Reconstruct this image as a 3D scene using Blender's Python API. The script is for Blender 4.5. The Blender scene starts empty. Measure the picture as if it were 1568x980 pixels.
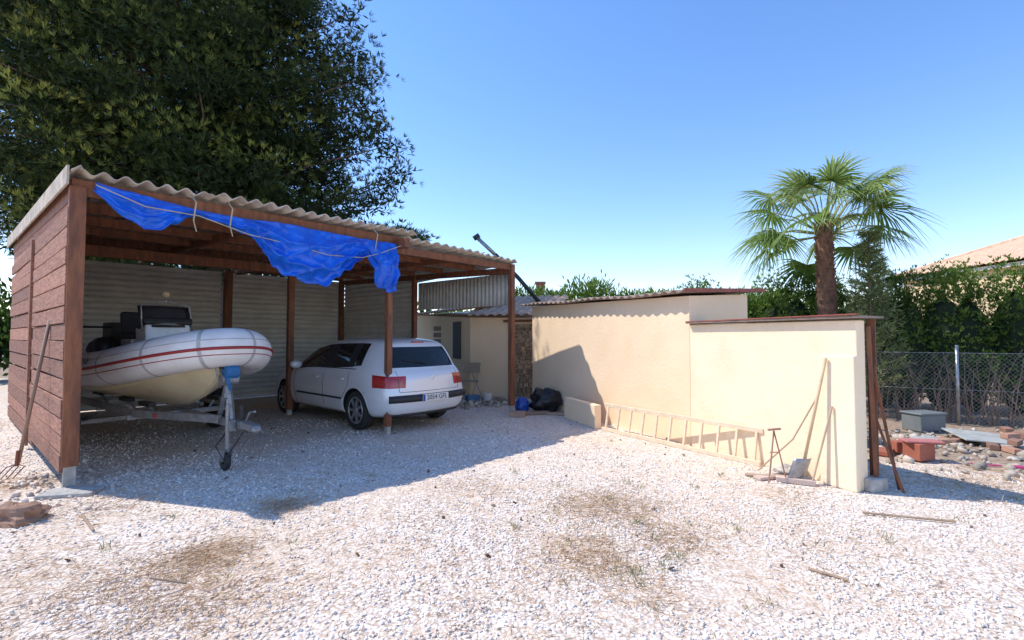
import bpy, math, random
import numpy as np
from mathutils import Vector, Matrix, noise
from mathutils.bvhtree import BVHTree
random.seed(7); rng=np.random.default_rng(7)
S=bpy.context.scene
V=Vector
# ------------------------------------------------------------------ materials
def mat(name,col,rough=.7,col2=None,scale=6,bump=0.0,bscale=60,metal=0.0,coat=0.0,stretch=(1,1,1),island=0.0,detail=6,lo=.35,hi=.65):
    m=bpy.data.materials.new(name); m.use_nodes=True
    nt=m.node_tree; n=nt.nodes; l=nt.links
    p=n['Principled BSDF']
    tc=n.new('ShaderNodeTexCoord'); mp=n.new('ShaderNodeMapping'); mp.inputs['Scale'].default_value=stretch
    l.new(tc.outputs['Object'],mp.inputs['Vector'])
    if col2 is None: col2=tuple(c*.8 for c in col)
    nz=n.new('ShaderNodeTexNoise'); nz.inputs['Scale'].default_value=scale; nz.inputs['Detail'].default_value=detail
    nz.inputs['Roughness'].default_value=.65
    l.new(mp.outputs[0],nz.inputs['Vector'])
    r=n.new('ShaderNodeValToRGB'); r.color_ramp.elements[0].position=lo; r.color_ramp.elements[1].position=hi
    r.color_ramp.elements[0].color=(*col2,1); r.color_ramp.elements[1].color=(*col,1)
    l.new(nz.outputs['Fac'],r.inputs[0])
    out=r.outputs[0]
    if island>0:
        g=n.new('ShaderNodeNewGeometry'); mr=n.new('ShaderNodeMapRange')
        mr.inputs['To Min'].default_value=1-island; mr.inputs['To Max'].default_value=1+island
        l.new(g.outputs['Random Per Island'],mr.inputs['Value'])
        hs=n.new('ShaderNodeHueSaturation'); l.new(mr.outputs[0],hs.inputs['Value']); l.new(out,hs.inputs['Color']); out=hs.outputs[0]
    l.new(out,p.inputs['Base Color'])
    p.inputs['Roughness'].default_value=rough; p.inputs['Metallic'].default_value=metal
    if coat: p.inputs['Coat Weight'].default_value=coat; p.inputs['Coat Roughness'].default_value=.05
    if bump>0:
        b2=n.new('ShaderNodeTexNoise'); b2.inputs['Scale'].default_value=bscale; b2.inputs['Detail'].default_value=5
        l.new(mp.outputs[0],b2.inputs['Vector'])
        bp=n.new('ShaderNodeBump'); bp.inputs['Strength'].default_value=bump; bp.inputs['Distance'].default_value=.02
        l.new(b2.outputs['Fac'],bp.inputs['Height']); l.new(bp.outputs[0],p.inputs['Normal'])
    return m
def leafmat(name,c0,c1,c2,trans=.3,rough=.6):
    m=bpy.data.materials.new(name); m.use_nodes=True
    nt=m.node_tree; n=nt.nodes; l=nt.links; p=n['Principled BSDF']; out=n['Material Output']
    a=n.new('ShaderNodeAttribute'); a.attribute_name='val'
    r=n.new('ShaderNodeValToRGB'); e=r.color_ramp.elements
    e[0].color=(*c0,1); e[1].color=(*c2,1); k=e.new(.5); k.color=(*c1,1)
    l.new(a.outputs['Fac'],r.inputs[0]); l.new(r.outputs[0],p.inputs['Base Color']); p.inputs['Roughness'].default_value=rough
    p.inputs['Specular IOR Level'].default_value=.25
    t=n.new('ShaderNodeBsdfTranslucent'); l.new(r.outputs[0],t.inputs['Color'])
    mx=n.new('ShaderNodeMixShader'); mx.inputs[0].default_value=trans
    l.new(p.outputs[0],mx.inputs[1]); l.new(t.outputs[0],mx.inputs[2]); l.new(mx.outputs[0],out.inputs['Surface'])
    return m
# ------------------------------------------------------------------ builders
def empty(name,loc=(0,0,0),rz=0):
    o=bpy.data.objects.new(name,None); o.location=loc; o.rotation_euler=(0,0,rz); S.collection.objects.link(o); return o
class B:
    def __init__(s): s.v=[];s.f=[];s.m=[]
    def add(s,vs,fs,m=0):
        o=len(s.v); s.v+=[tuple(p) for p in vs]; s.f+=[[i+o for i in f] for f in fs]; s.m+=[m]*len(fs)
    def fr(s,c,X,Y,Z,m=0):
        c=V(c); vs=[c+X*a+Y*b+Z*d for d in(-1,1) for b in(-1,1) for a in(-1,1)]
        s.add(vs,[(0,2,3,1),(4,5,7,6),(0,1,5,4),(2,6,7,3),(0,4,6,2),(1,3,7,5)],m)
    def box(s,c,size,rz=0,m=0,rx=0,ry=0):
        R=Matrix.Rotation(rz,3,'Z')@Matrix.Rotation(ry,3,'Y')@Matrix.Rotation(rx,3,'X')
        s.fr(c,R@V((size[0]/2,0,0)),R@V((0,size[1]/2,0)),R@V((0,0,size[2]/2)),m)
    def beam(s,p1,p2,w,h,m=0,up=None):
        p1=V(p1);p2=V(p2); d=(p2-p1); L=d.length; d.normalize()
        up=V(up) if up is not None else (V((0,0,1)) if abs(d.z)<.95 else V((.683,.73,0)))
        sd=d.cross(up).normalized(); u=sd.cross(d)
        s.fr((p1+p2)/2,d*L/2,sd*w/2,u*h/2,m)
    def tube(s,pts,r,n=8,m=0,caps=True):
        pts=[V(p) for p in pts]; N=len(pts); rs=r if hasattr(r,'__len__') else [r]*N
        vs=[];fs=[]; pu=None
        for i,p in enumerate(pts):
            d=(pts[min(i+1,N-1)]-pts[max(i-1,0)]).normalized()
            if pu is None: pu=V((0,0,1)) if abs(d.z)<.9 else V((1,0,0))
            sd=d.cross(pu).normalized(); u=sd.cross(d).normalized(); pu=u
            for k in range(n):
                a=2*math.pi*k/n; vs.append(p+(sd*math.cos(a)+u*math.sin(a))*rs[i])
        for i in range(N-1):
            for k in range(n):
                fs.append((i*n+k,i*n+(k+1)%n,(i+1)*n+(k+1)%n,(i+1)*n+k))
        if caps: fs.append(tuple(range(n-1,-1,-1))); fs.append(tuple((N-1)*n+k for k in range(n)))
        s.add(vs,fs,m)
    def ell(s,c,r,m=0,n=14,jit=0):
        c=V(c); vs=[];fs=[]; h=n//2
        r=(r,r,r) if not hasattr(r,'__len__') else r
        for i in range(h+1):
            t=math.pi*i/h
            for k in range(n):
                a=2*math.pi*k/n; q=1+random.uniform(-jit,jit)
                vs.append(c+V((r[0]*math.sin(t)*math.cos(a)*q,r[1]*math.sin(t)*math.sin(a)*q,r[2]*math.cos(t)*q)))
        for i in range(h):
            for k in range(n): fs.append((i*n+k,(i+1)*n+k,(i+1)*n+(k+1)%n,i*n+(k+1)%n))
        s.add(vs,fs,m)
    def grid(s,fn,nu,nv,m=0):
        vs=[fn(i/nu,j/nv) for i in range(nu+1) for j in range(nv+1)]
        fs=[(i*(nv+1)+j,(i+1)*(nv+1)+j,(i+1)*(nv+1)+j+1,i*(nv+1)+j+1) for i in range(nu) for j in range(nv)]
        s.add(vs,fs,m)
    def lathe(s,c,axis,prof,n=32,m=0):
        axis=V(axis).normalized(); c=V(c); q=V((0,0,1)) if abs(axis.z)<.9 else V((1,0,0))
        a1=axis.cross(q).normalized(); a2=axis.cross(a1)
        vs=[];fs=[]
        for r,t in prof:
            for k in range(n):
                a=2*math.pi*k/n; vs.append(c+axis*t+(a1*math.cos(a)+a2*math.sin(a))*r)
        for i in range(len(prof)-1):
            for k in range(n): fs.append((i*n+k,i*n+(k+1)%n,(i+1)*n+(k+1)%n,(i+1)*n+k))
        s.add(vs,fs,m)
    def obj(s,name,mats,parent=None,smooth=False,bevel=0,solid=0):
        me=bpy.data.meshes.new(name); me.from_pydata(s.v,[],s.f)
        mats=mats if isinstance(mats,(list,tuple)) else [mats]
        for m in mats: me.materials.append(m)
        me.polygons.foreach_set('material_index',s.m)
        if smooth: me.polygons.foreach_set('use_smooth',[True]*len(s.f))
        me.update(); o=bpy.data.objects.new(name,me); S.collection.objects.link(o)
        if parent: o.parent=parent
        if solid: k=o.modifiers.new('s','SOLIDIFY'); k.thickness=solid; k.offset=0
        if bevel: k=o.modifiers.new('b','BEVEL'); k.width=bevel; k.segments=2; k.limit_method='ANGLE'
        return o
def npmesh(name,Vt,F,m,parent=None,val=None):
    me=bpy.data.meshes.new(name); nf,k=F.shape
    me.vertices.add(len(Vt)); me.vertices.foreach_set('co',np.asarray(Vt,dtype=np.float32).ravel())
    me.loops.add(nf*k); me.loops.foreach_set('vertex_index',F.astype(np.int32).ravel())
    me.polygons.add(nf); me.polygons.foreach_set('loop_start',np.arange(0,nf*k,k,dtype=np.int32))
    me.update(calc_edges=True)
    if val is not None:
        a=me.attributes.new('val','FLOAT','FACE'); a.data.foreach_set('value',np.asarray(val,dtype=np.float32))
    me.materials.append(m); me.validate()
    o=bpy.data.objects.new(name,me); S.collection.objects.link(o)
    if parent: o.parent=parent
    return o
def nrm(a): return a/np.maximum(np.linalg.norm(a,axis=-1,keepdims=True),1e-9)
def blades(name,C,D,L,W,val,m,parent=None):
    n=len(C); D=nrm(D); sd=nrm(np.cross(D,rng.normal(size=(n,3))))
    L=np.broadcast_to(L,(n,))[:,None]; W=np.broadcast_to(W,(n,))[:,None]
    Vt=np.stack([C,C+D*L*.5+sd*W,C+D*L,C+D*L*.5-sd*W],1).reshape(-1,3)
    F=np.arange(4*n).reshape(n,4)
    return npmesh(name,Vt,F,m,parent,np.clip(val,0,1))
def sph(n): return nrm(rng.normal(size=(n,3)))
def blobfoliage(name,blobs,n,L,W,m,parent=None,out=.7,up=0.2,needles=1,shell=.55,tint=.25,zt=.12,lump=0):
    Cs=[];Ds=[];vs=[]
    for b in blobs:
        k=max(4,int(n*(b[3]*b[5])**1.0))
        d=sph(k); d[:,2]=np.where(d[:,2]<-.5,-d[:,2]*.6,d[:,2]); d=nrm(d)
        rr=(shell+(1-shell)*rng.random(k)**.6)*(1+.18*rng.normal(size=k))
        if lump: 
            ax=sph(9); q=(d@ax.T).max(1); rr=rr*(1-lump+lump*2.0*np.clip((q-.55)/.45,0,1))
        c=np.array(b[:3])+d*rr[:,None]*np.array(b[3:6])
        c=np.repeat(c,needles,0); dd=np.repeat(d,needles,0)
        dr=dd*out+sph(len(c))*(1-out*.5)+np.array([0,0,up])
        Cs.append(c);Ds.append(dr); vs.append(np.repeat(b[6]+tint*rng.normal(size=k)*.6+zt*d[:,2],needles))  # zt lightens blob tops, sunlight painted into the leaf tone
    C=np.concatenate(Cs);D=np.concatenate(Ds);v=np.concatenate(vs)
    return blades(name,C,D,L*(.7+.6*rng.random(len(C))),W,v,m,parent)
# ------------------------------------------------------------------ world, sun, camera
sx,sy=-.966,.26; el=math.radians(53)
w=bpy.data.worlds.new('World'); S.world=w; w.use_nodes=True; wt=w.node_tree
sk=wt.nodes.new('ShaderNodeTexSky'); sk.sky_type='NISHITA'; sk.sun_disc=False
sk.sun_elevation=el; sk.sun_rotation=math.atan2(sx,sy)%(2*math.pi); sk.air_density=1.1; sk.dust_density=.05; sk.ozone_density=1.9
bg=wt.nodes['Background']; bg.inputs[1].default_value=.15
hsn=wt.nodes.new('ShaderNodeHueSaturation'); hsn.inputs['Saturation'].default_value=1.2; hsn.inputs['Value'].default_value=1.75
mxn=wt.nodes.new('ShaderNodeMix'); mxn.data_type='RGBA'; mxn.blend_type='MULTIPLY'; mxn.inputs[0].default_value=1; mxn.inputs[7].default_value=(.98,.92,1.02,1)
wt.links.new(sk.outputs[0],hsn.inputs['Color']); wt.links.new(hsn.outputs[0],mxn.inputs[6]); wt.links.new(mxn.outputs[2],bg.inputs[0])
sl=bpy.data.lights.new('sun','SUN'); sl.energy=5; sl.angle=math.radians(.5); sl.color=(1,.945,.86)
so=bpy.data.objects.new('sun',sl); S.collection.objects.link(so)
sd=V((sx*math.cos(el),sy*math.cos(el),math.sin(el))); so.rotation_mode='QUATERNION'; so.rotation_quaternion=sd.to_track_quat('Z','Y')
so.location=(-10,5,20)
cam=bpy.data.cameras.new('camera'); co=bpy.data.objects.new('camera',cam); S.collection.objects.link(co)
cam.sensor_width=36; cam.lens=17; cam.clip_end=1500; cam.clip_start=.05
co.location=(0,0,1.5); co.rotation_euler=(math.radians(91.94),0,0); S.camera=co
S.view_settings.view_transform='Standard'; S.view_settings.look='None'; S.view_settings.exposure=0
# ------------------------------------------------------------------ ground
def groundmat():
    m=bpy.data.materials.new('gravel'); m.use_nodes=True; nt=m.node_tree; n=nt.nodes; l=nt.links; p=n['Principled BSDF']
    g=n.new('ShaderNodeNewGeometry')
    def noise_(sc,det=5):
        a=n.new('ShaderNodeTexNoise'); a.inputs['Scale'].default_value=sc; a.inputs['Detail'].default_value=det; a.inputs['Roughness'].default_value=.7; l.new(g.outputs['Position'],a.inputs['Vector']); return a
    def ramp(src,stops):
        r=n.new('ShaderNodeValToRGB'); e=r.color_ramp.elements
        e[0].position=stops[0][0]; e[0].color=(*stops[0][1],1); e[1].position=stops[-1][0]; e[1].color=(*stops[-1][1],1)
        for q,c in stops[1:-1]: k=e.new(q); k.color=(*c,1)
        l.new(src,r.inputs[0]); return r
    def mix(f,a,b,mode='MIX'):
        x=n.new('ShaderNodeMix'); x.data_type='RGBA'; x.blend_type=mode
        if isinstance(f,float): x.inputs[0].default_value=f
        else: l.new(f,x.inputs[0])
        for s,i in((a,6),(b,7)):
            if isinstance(s,tuple): x.inputs[i].default_value=(*s,1)
            else: l.new(s,x.inputs[i])
        return x.outputs[2]
    vo=n.new('ShaderNodeTexVoronoi'); vo.inputs['Scale'].default_value=50; l.new(g.outputs['Position'],vo.inputs['Vector'])
    vs=n.new('ShaderNodeSeparateColor'); l.new(vo.outputs['Color'],vs.inputs[0])
    stone=ramp(vs.outputs[0],[(0,(.46,.36,.29)),(.22,(.66,.56,.48)),(.6,(.81,.74,.66)),(1,(.88,.83,.77))])
    gap=ramp(vo.outputs['Distance'],[(.4,(1,1,1)),(.8,(.70,.61,.53))])
    base=mix(1.0,stone.outputs[0],gap.outputs[0],'MULTIPLY')
    n1=noise_(.8,8); dirt=ramp(n1.outputs['Fac'],[(.44,(0,0,0)),(.62,(.9,.9,.9))])
    n2=noise_(11); dcol=ramp(n2.outputs['Fac'],[(.35,(.46,.31,.20)),(.52,(.70,.56,.43)),(.7,(.82,.72,.61))])
    c=mix(dirt.outputs[0],base,dcol.outputs[0])
    sp=n.new('ShaderNodeSeparateXYZ'); l.new(g.outputs['Position'],sp.inputs[0])
    n3=noise_(1.5)
    def mth(op,a,b):
        x=n.new('ShaderNodeMath'); x.operation=op
        for i,s in enumerate((a,b)):
            if isinstance(s,(int,float)): x.inputs[i].default_value=s
            else: l.new(s,x.inputs[i])
        return x.outputs[0]
    f=mth('ADD',sp.outputs[1],mth('MULTIPLY',sp.outputs[0],.55)); f=mth('SUBTRACT',f,8.15)
    f=mth('ADD',f,mth('MULTIPLY',mth('SUBTRACT',n3.outputs['Fac'],.5),3.0))
    gx=mth('MINIMUM',mth('SUBTRACT',sp.outputs[0],3.2),1.0)
    f=mth('MINIMUM',f,gx)
    far=mth('SUBTRACT',sp.outputs[1],17.0); f=mth('MAXIMUM',f,far)
    fr=ramp(f,[(.0,(0,0,0)),(.8,(.9,.9,.9))])
    d2=ramp(noise_(14).outputs['Fac'],[(.3,(.16,.10,.065)),(.55,(.33,.24,.165)),(.75,(.5,.42,.33))])
    c=mix(fr.outputs[0],c,d2.outputs[0])
    l.new(c,p.inputs['Base Color']); p.inputs['Roughness'].default_value=.95; p.inputs['Specular IOR Level'].default_value=.2
    bp=n.new('ShaderNodeBump'); bp.inputs['Strength'].default_value=.7; bp.inputs['Distance'].default_value=.010; bp.invert=True
    l.new(vo.outputs['Distance'],bp.inputs['Height']); l.new(bp.outputs[0],p.inputs['Normal'])
    return m
b=B(); b.add([(-400,-400,0),(400,-400,0),(400,600,0),(-400,600,0)],[(0,1,2,3)]); b.obj('ground',groundmat())
def shards(name,C,sz,m,flat=.7):
    n=len(C); base=np.array([[x,y,z] for z in(-1,1) for y in(-1,1) for x in(-1,1)],float)
    P=base[None]*(.55+.5*rng.random((n,8,3)))
    P*=sz[:,None,None]*np.stack([.8+.6*rng.random(n),.7+.3*rng.random(n),flat*(.6+.4*rng.random(n))],1)[:,None,:]
    q=nrm(rng.normal(size=(n,4))*np.array([1,.35,.35,1])); a,bx,by,bz=q.T
    R=np.stack([1-2*(by**2+bz**2),2*(bx*by-bz*a),2*(bx*bz+by*a),2*(bx*by+bz*a),1-2*(bx**2+bz**2),2*(by*bz-bx*a),2*(bx*bz-by*a),2*(by*bz+bx*a),1-2*(bx**2+by**2)],1).reshape(n,3,3)
    P=np.einsum('nij,nkj->nki',R,P)+C[:,None,:]
    f=np.array([(0,2,3,1),(4,5,7,6),(0,1,5,4),(2,6,7,3),(0,4,6,2),(1,3,7,5)])
    F=(f[None]+(np.arange(n)*8)[:,None,None]).reshape(-1,4)
    return npmesh(name,P.reshape(-1,3),F,m)
N=95000
yy=1.3+7.5*rng.random(N)**1.7; xx=(rng.random(N)*2-1)*(1.25*yy+1.2)
sz=.0045+.008*rng.random(N)**1.8
pn=np.array([noise.noise(V((x*.9,y*.9,3.3)))+.5*noise.noise(V((x*2.3,y*2.3,7.1))) for x,y in zip(xx,yy)])
keep=~((xx>3.3)&(yy+.55*xx>8.3))&(rng.random(N)<np.clip(.75-1.6*pn,.08,1)); xx,yy,sz=xx[keep],yy[keep],sz[keep]
mpeb=mat('pebble',(.88,.82,.76),.9,(.70,.59,.50),scale=3,island=.24)
shards('gravel',np.stack([xx,yy,sz*.25],1),sz,mpeb)
N=420; xx=(rng.random(N)*2-1)*6; yy=2.8+8*rng.random(N); sz=.005+.016*rng.random(N)**2.5
shards('bark_debris',np.stack([xx,yy,sz*.3+.006],1),sz,mat('bark_bits',(.17,.11,.08),.9,island=.5),.4)
C=[];D=[]
for (x,y,r,k) in [(-2.05,3.35,.32,1300),(-2.3,3.0,.5,900),(-2.0,4.3,.22,600),(.85,4.3,.55,2200),(.5,3.35,.4,1300),(-1.7,2.75,.45,1000),(2.6,4.6,.3,250),(1.2,3.6,.3,600),(-3.6,4.3,.6,900),(.75,2.9,.3,350),(-.35,4.8,.4,350),(-3.2,3.1,.5,700),(4.6,4.9,.7,1400),(5.4,5.2,.6,1000),(-4.9,5.0,.4,700),(-.8,3.6,1.5,2200),(2.2,3.4,1.3,1500),(-2.5,2.7,1.0,1200),(0,2.6,1,600)]:
    a=rng.normal(size=(k,2))*r*.55; C.append(np.stack([x+a[:,0],y+a[:,1],.008+.012*rng.random(k)],1)); d=rng.normal(size=(k,3)); d[:,2]=abs(d[:,2])*.12; D.append(d)
C=np.concatenate(C);D=np.concatenate(D)
blades('dry_grass',C,D,.03+.09*rng.random(len(C)),.002,.55+.3*rng.normal(size=len(C)),leafmat('straw',(.28,.14,.06),(.50,.32,.17),(.68,.52,.34),.1))
C=[];D=[]
for i in range(60):
    if i<35: x,y=rng.uniform(-4,5),rng.uniform(2.2,6)
    else: x,y=.9+rng.normal()*.4,3.9+rng.normal()*.6
    k=int(rng.integers(6,22)); C.append(np.stack([x+rng.normal(size=k)*.03,y+rng.normal(size=k)*.03,np.zeros(k)],1)); d=rng.normal(size=(k,3))*.6; d[:,2]=abs(d[:,2])+.4; D.append(d)
C=np.concatenate(C);D=np.concatenate(D)
blades('weeds',C,D,.03+.06*rng.random(len(C)),.003,.5+.3*rng.normal(size=len(C)),leafmat('weed',(.16,.18,.07),(.32,.32,.15),(.5,.42,.26),.3))
# ------------------------------------------------------------------ carport
O=V((-4.38,4.83,0)); A=V((.683,.730,0)); Bv=V((-.762,.648,0))
def P(a,b_,z): 
    q=O+A*a+Bv*b_; return V((q.x,q.y,z))
wood=mat('stained_timber',(.27,.10,.042),.7,(.13,.05,.028),scale=5,stretch=(3,3,.6),bump=.3,bscale=30)
plank=mat('weathered_planks',(.42,.20,.125),.85,(.20,.09,.065),scale=4,stretch=(1.2,1.2,9),bump=.6,bscale=12,island=.30)
fib=mat('fibre_cement',(.60,.52,.42),.9,(.34,.28,.22),scale=5,bump=.25)
shut=mat('shutter_steel',(.72,.71,.66),.5,(.58,.57,.53),scale=2,metal=.0)
panel=mat('grey_sheet',(.60,.61,.58),.5,(.46,.47,.45),scale=2,metal=.1)
conc=mat('concrete',(.52,.49,.45),.9,(.32,.30,.27),scale=10,bump=.4)
steel=mat('galvanised',(.42,.43,.44),.4,(.28,.28,.29),scale=15,metal=.7)
cp=empty('carport')
b=B(); ft=B()
def post(a,bb,ztop,z0=.2,wd=.12):
    b.beam(P(a,bb,z0),P(a,bb,ztop),wd,wd,0,up=A)
    ft.beam(P(a,bb,-.02),P(a,bb,z0+.002),wd*.75,wd*.75,0,up=A)
post(0,0,3.0,.22,.13); post(3.62,0,2.95,.12,.09); post(6.4,0,2.92,.15,.10)
post(3.5,3.0,2.95,.1,.11); post(0.05,3.0,2.98); post(6.38,3.0,2.95,.1,.1)
post(3.5,6.2,3.05,.05,.16); post(.1,6.2,3.1); post(6.35,6.2,3.05,.05,.12)
b.beam(P(-.05,0,3.0),P(3.95,0,2.98),.07,.16); b.beam(P(3.7,.02,2.86),P(6.45,.02,2.86),.07,.11)
b.beam(P(3.72,-.32,2.93),P(3.72,6.3,3.05),.09,.14)
b.beam(P(.0,-.05,2.95),P(.0,6.35,3.12),.08,.14); b.beam(P(1.85,.05,2.95),P(1.85,6.3,3.12),.07,.12); b.beam(P(6.4,.1,2.8),P(6.4,6.3,3.0),.08,.12)
b.beam(P(5.0,.1,2.86),P(5.0,6.3,3.05),.06,.1)
for q in (1.0,2.0,3.0,4.1,5.2,6.15):
    zz=3.04+.031*q
    b.beam(P(.05,q,zz-.06),P(3.68,q,zz-.06),.07,.12); b.beam(P(3.78,q,zz-.13),P(6.36,q,zz-.15),.06,.10)
b.beam(P(.1,3.0,2.78),P(3.45,3.0,2.78),.1,.16)
b.obj('frame',wood,cp,bevel=.006); ft.obj('post_shoes',conc,cp,bevel=.006)
def roof(a0,a1,b0,b1,z00,z10,rise,pitch=.177,amp=.028,name='roof_sheets',m=fib,flare=0):
    r=B(); nu=int((a1-a0)/pitch*8)
    def fn(u,v):
        a=a0+(a1-a0)*u; bb=b0+(b1-b0)*v; a_=a+flare*v*(b1-b0)*u
        sheet=math.floor(a/1.1)
        jag=(.05*math.sin(sheet*2.7+1) if v==0 else 0)
        return P(a_,bb+jag,z00+(z10-z00)*u+rise*v+amp*math.cos(2*math.pi*a/pitch)+.008*(sheet%2))
    r.grid(fn,nu,8); return r.obj(name,m,cp,smooth=True,solid=.009)
roof(-.08,3.98,-.22,6.6,3.13,3.13,.2)
roof(3.86,6.45,-.15,6.5,3.04,2.97,.12,name='lower_roof_sheets',flare=.30)  # flared right edge is added to shape its shadow on the shed wall
f_=B(); f_.beam(P(-.10,-.2,3.07),P(-.10,6.6,3.25),.02,.18); f_.obj('verge_board',fib,cp)
def hsheet(p0,p1,z0,z1,name,m,pitch=.085,amp=.012,par=cp):
    r=B(); n=(p1-p0).cross(V((0,0,1))).normalized(); k=int((z1-z0)/pitch*6)
    r.grid(lambda u,v:(p0*(1-u)+p1*u)+V((0,0,z0+(z1-z0)*v))+n*amp*(1-2*abs(math.sin(math.pi*v*(z1-z0)/pitch))),2,k)
    return r.obj(name,m,par,smooth=False,solid=.004)
hsheet(P(0,6.32,0),P(3.4,6.32,0),.02,3.02,'roller_shutter',shut,.12,.03)
hsheet(P(3.58,6.32,0),P(6.35,6.32,0),.02,3.02,'roller_shutter_right',shut,.12,.03)
hsheet(P(6.44,6.2,0),P(6.44,3.05,0),.02,2.95,'side_cladding',shut,.12,.02)
r=B(); p0,p1=P(6.46,2.95,0),P(6.46,.08,0); nn_=(p1-p0).cross(V((0,0,1))).normalized()
r.grid(lambda u,v:p0.lerp(p1,u)+V((0,0,2.12+.64*v))+nn_*.010*math.cos(2*math.pi*u*26),208,1); r.obj('upper_side_panel',panel,cp,smooth=True,solid=.003)
b=B(); z=.16
while z<2.75:
    h=random.uniform(.17,.22); o=random.uniform(-.008,.008)
    b.beam(P(-.06+o,-.03,z+h/2),P(-.06+o,2.72,z+h/2+random.uniform(-.016,.016)),.028,h-.014); z+=h
z=.05
while z<2.62:
    h=random.uniform(.17,.22); o=random.uniform(-.008,.008)
    b.beam(P(-.03+o,2.6,z+h/2),P(-.03+o,6.35,z+h/2+random.uniform(-.02,.02)),.028,h-.014); z+=h
b.beam(P(-.09,2.66,.05),P(-.09,2.66,2.8),.03,.09,up=Bv)
b.beam(P(-.02,.05,2.86),P(-.02,6.3,2.98),.02,.50)  # board added and deepened to block sun leaking above the planks
b.obj('plank_wall',plank,cp,bevel=.004)
# ------------------------------------------------------------------ tarp
tarp_m=mat('blue_tarp',(.008,.15,.80),.36,(.005,.09,.55),scale=6,bump=.5,bscale=18)
ta=[.12,.35,.5,.68,1.0,1.3,1.5,1.77,2.08,2.5,2.8,3.05,3.17,3.30,3.45,3.66]
tt=[3.06,3.03,3.01,2.99,2.95,2.94,2.94,2.95,2.95,2.94,2.93,2.92,2.93,2.93,2.93,2.93]
tb=[3.00,2.74,2.60,2.70,2.87,2.85,2.74,2.46,2.24,2.20,2.42,2.66,2.70,2.28,2.18,2.22]
def tf(u,v):
    a=.12+3.54*u; t=np.interp(a,ta,tt); bo=np.interp(a,ta,tb); h=t-bo
    hk=min(1,h/.3)
    s1=(a-2.35); arc=v*8+2.6*s1*s1
    def rg(x,p=.5): return 1-abs(math.sin(x))**p
    c1=rg(arc+.6*math.sin(3*a)); c2=rg(5.2*a+4*v+1.3*math.sin(2*a+3*v)); vert=rg(a*20+1.5*v+math.sin(5*a))
    c3=rg(9*a-7*v+2*math.sin(3*v))
    if a>3.15: f=.14*vert+.03*c2
    elif a>1.5: f=.16*c1+.08*c2+.05*c3
    else: f=.10*c2+.08*rg(9*v+6*a)
    nzv=noise.noise(V((a*4,v*4,1)))*.04+noise.noise(V((a*11,v*9,5)))*.02
    bulge=.09*math.sin(math.pi*min(v*1.05,1))
    zed=t-h*v+.02*math.sin(30*a+2*math.sin(7*a))*v*hk+.02*math.sin(11*a+3)*v
    return P(a+.02*math.sin(17*v+a*6)*v,-.10-(bulge+f*(.3+.8*v)+nzv)*hk,zed)
b=B(); b.grid(tf,300,52)
tp=empty('blue_tarpaulin'); b.obj('tarp_sheet',tarp_m,tp,smooth=True,solid=.003)
b=B()
b.tube([P(a,-.24-.03*math.sin(a*5),z) for a,z in [(.1,3.0),(.5,2.86),(1,2.86),(1.5,2.72),(2,2.68),(2.5,2.60),(3,2.62),(3.3,2.72),(3.7,2.9)]],.006,6)
for a in(.95,1.32,3.25): b.tube([P(a,-.20,2.8),P(a+.01,-.24,3.0),P(a,-.1,3.12)],.008,6); b.tube([P(a,-.2,2.8),P(a+.03,-.2,2.68)],.006,6)
b.obj('rope',mat('rope',(.5,.42,.3),.9),tp)
# ------------------------------------------------------------------ pitchfork
b=B(); b.tube([(-5.28,5.22,.15),(-5.16,5.40,1.70)],.017,8); fk=empty('pitchfork'); b.obj('handle',mat('handle_wood',(.34,.23,.17),.8),fk,smooth=True)
b=B(); b.tube([(-5.28,5.22,.28),(-5.285,5.21,.12)],.02,8)
for i in range(4):
    t=(i-1.5)*.05; b.tube([(-5.285,5.21,.14),(-5.29+t*.9,5.20+t*.4,.11),(-5.33+t*.9,5.12+t*.4,-.0)],.006,6)
b.obj('tines',mat('rusty_iron',(.22,.08,.045),.7),fk)
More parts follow.
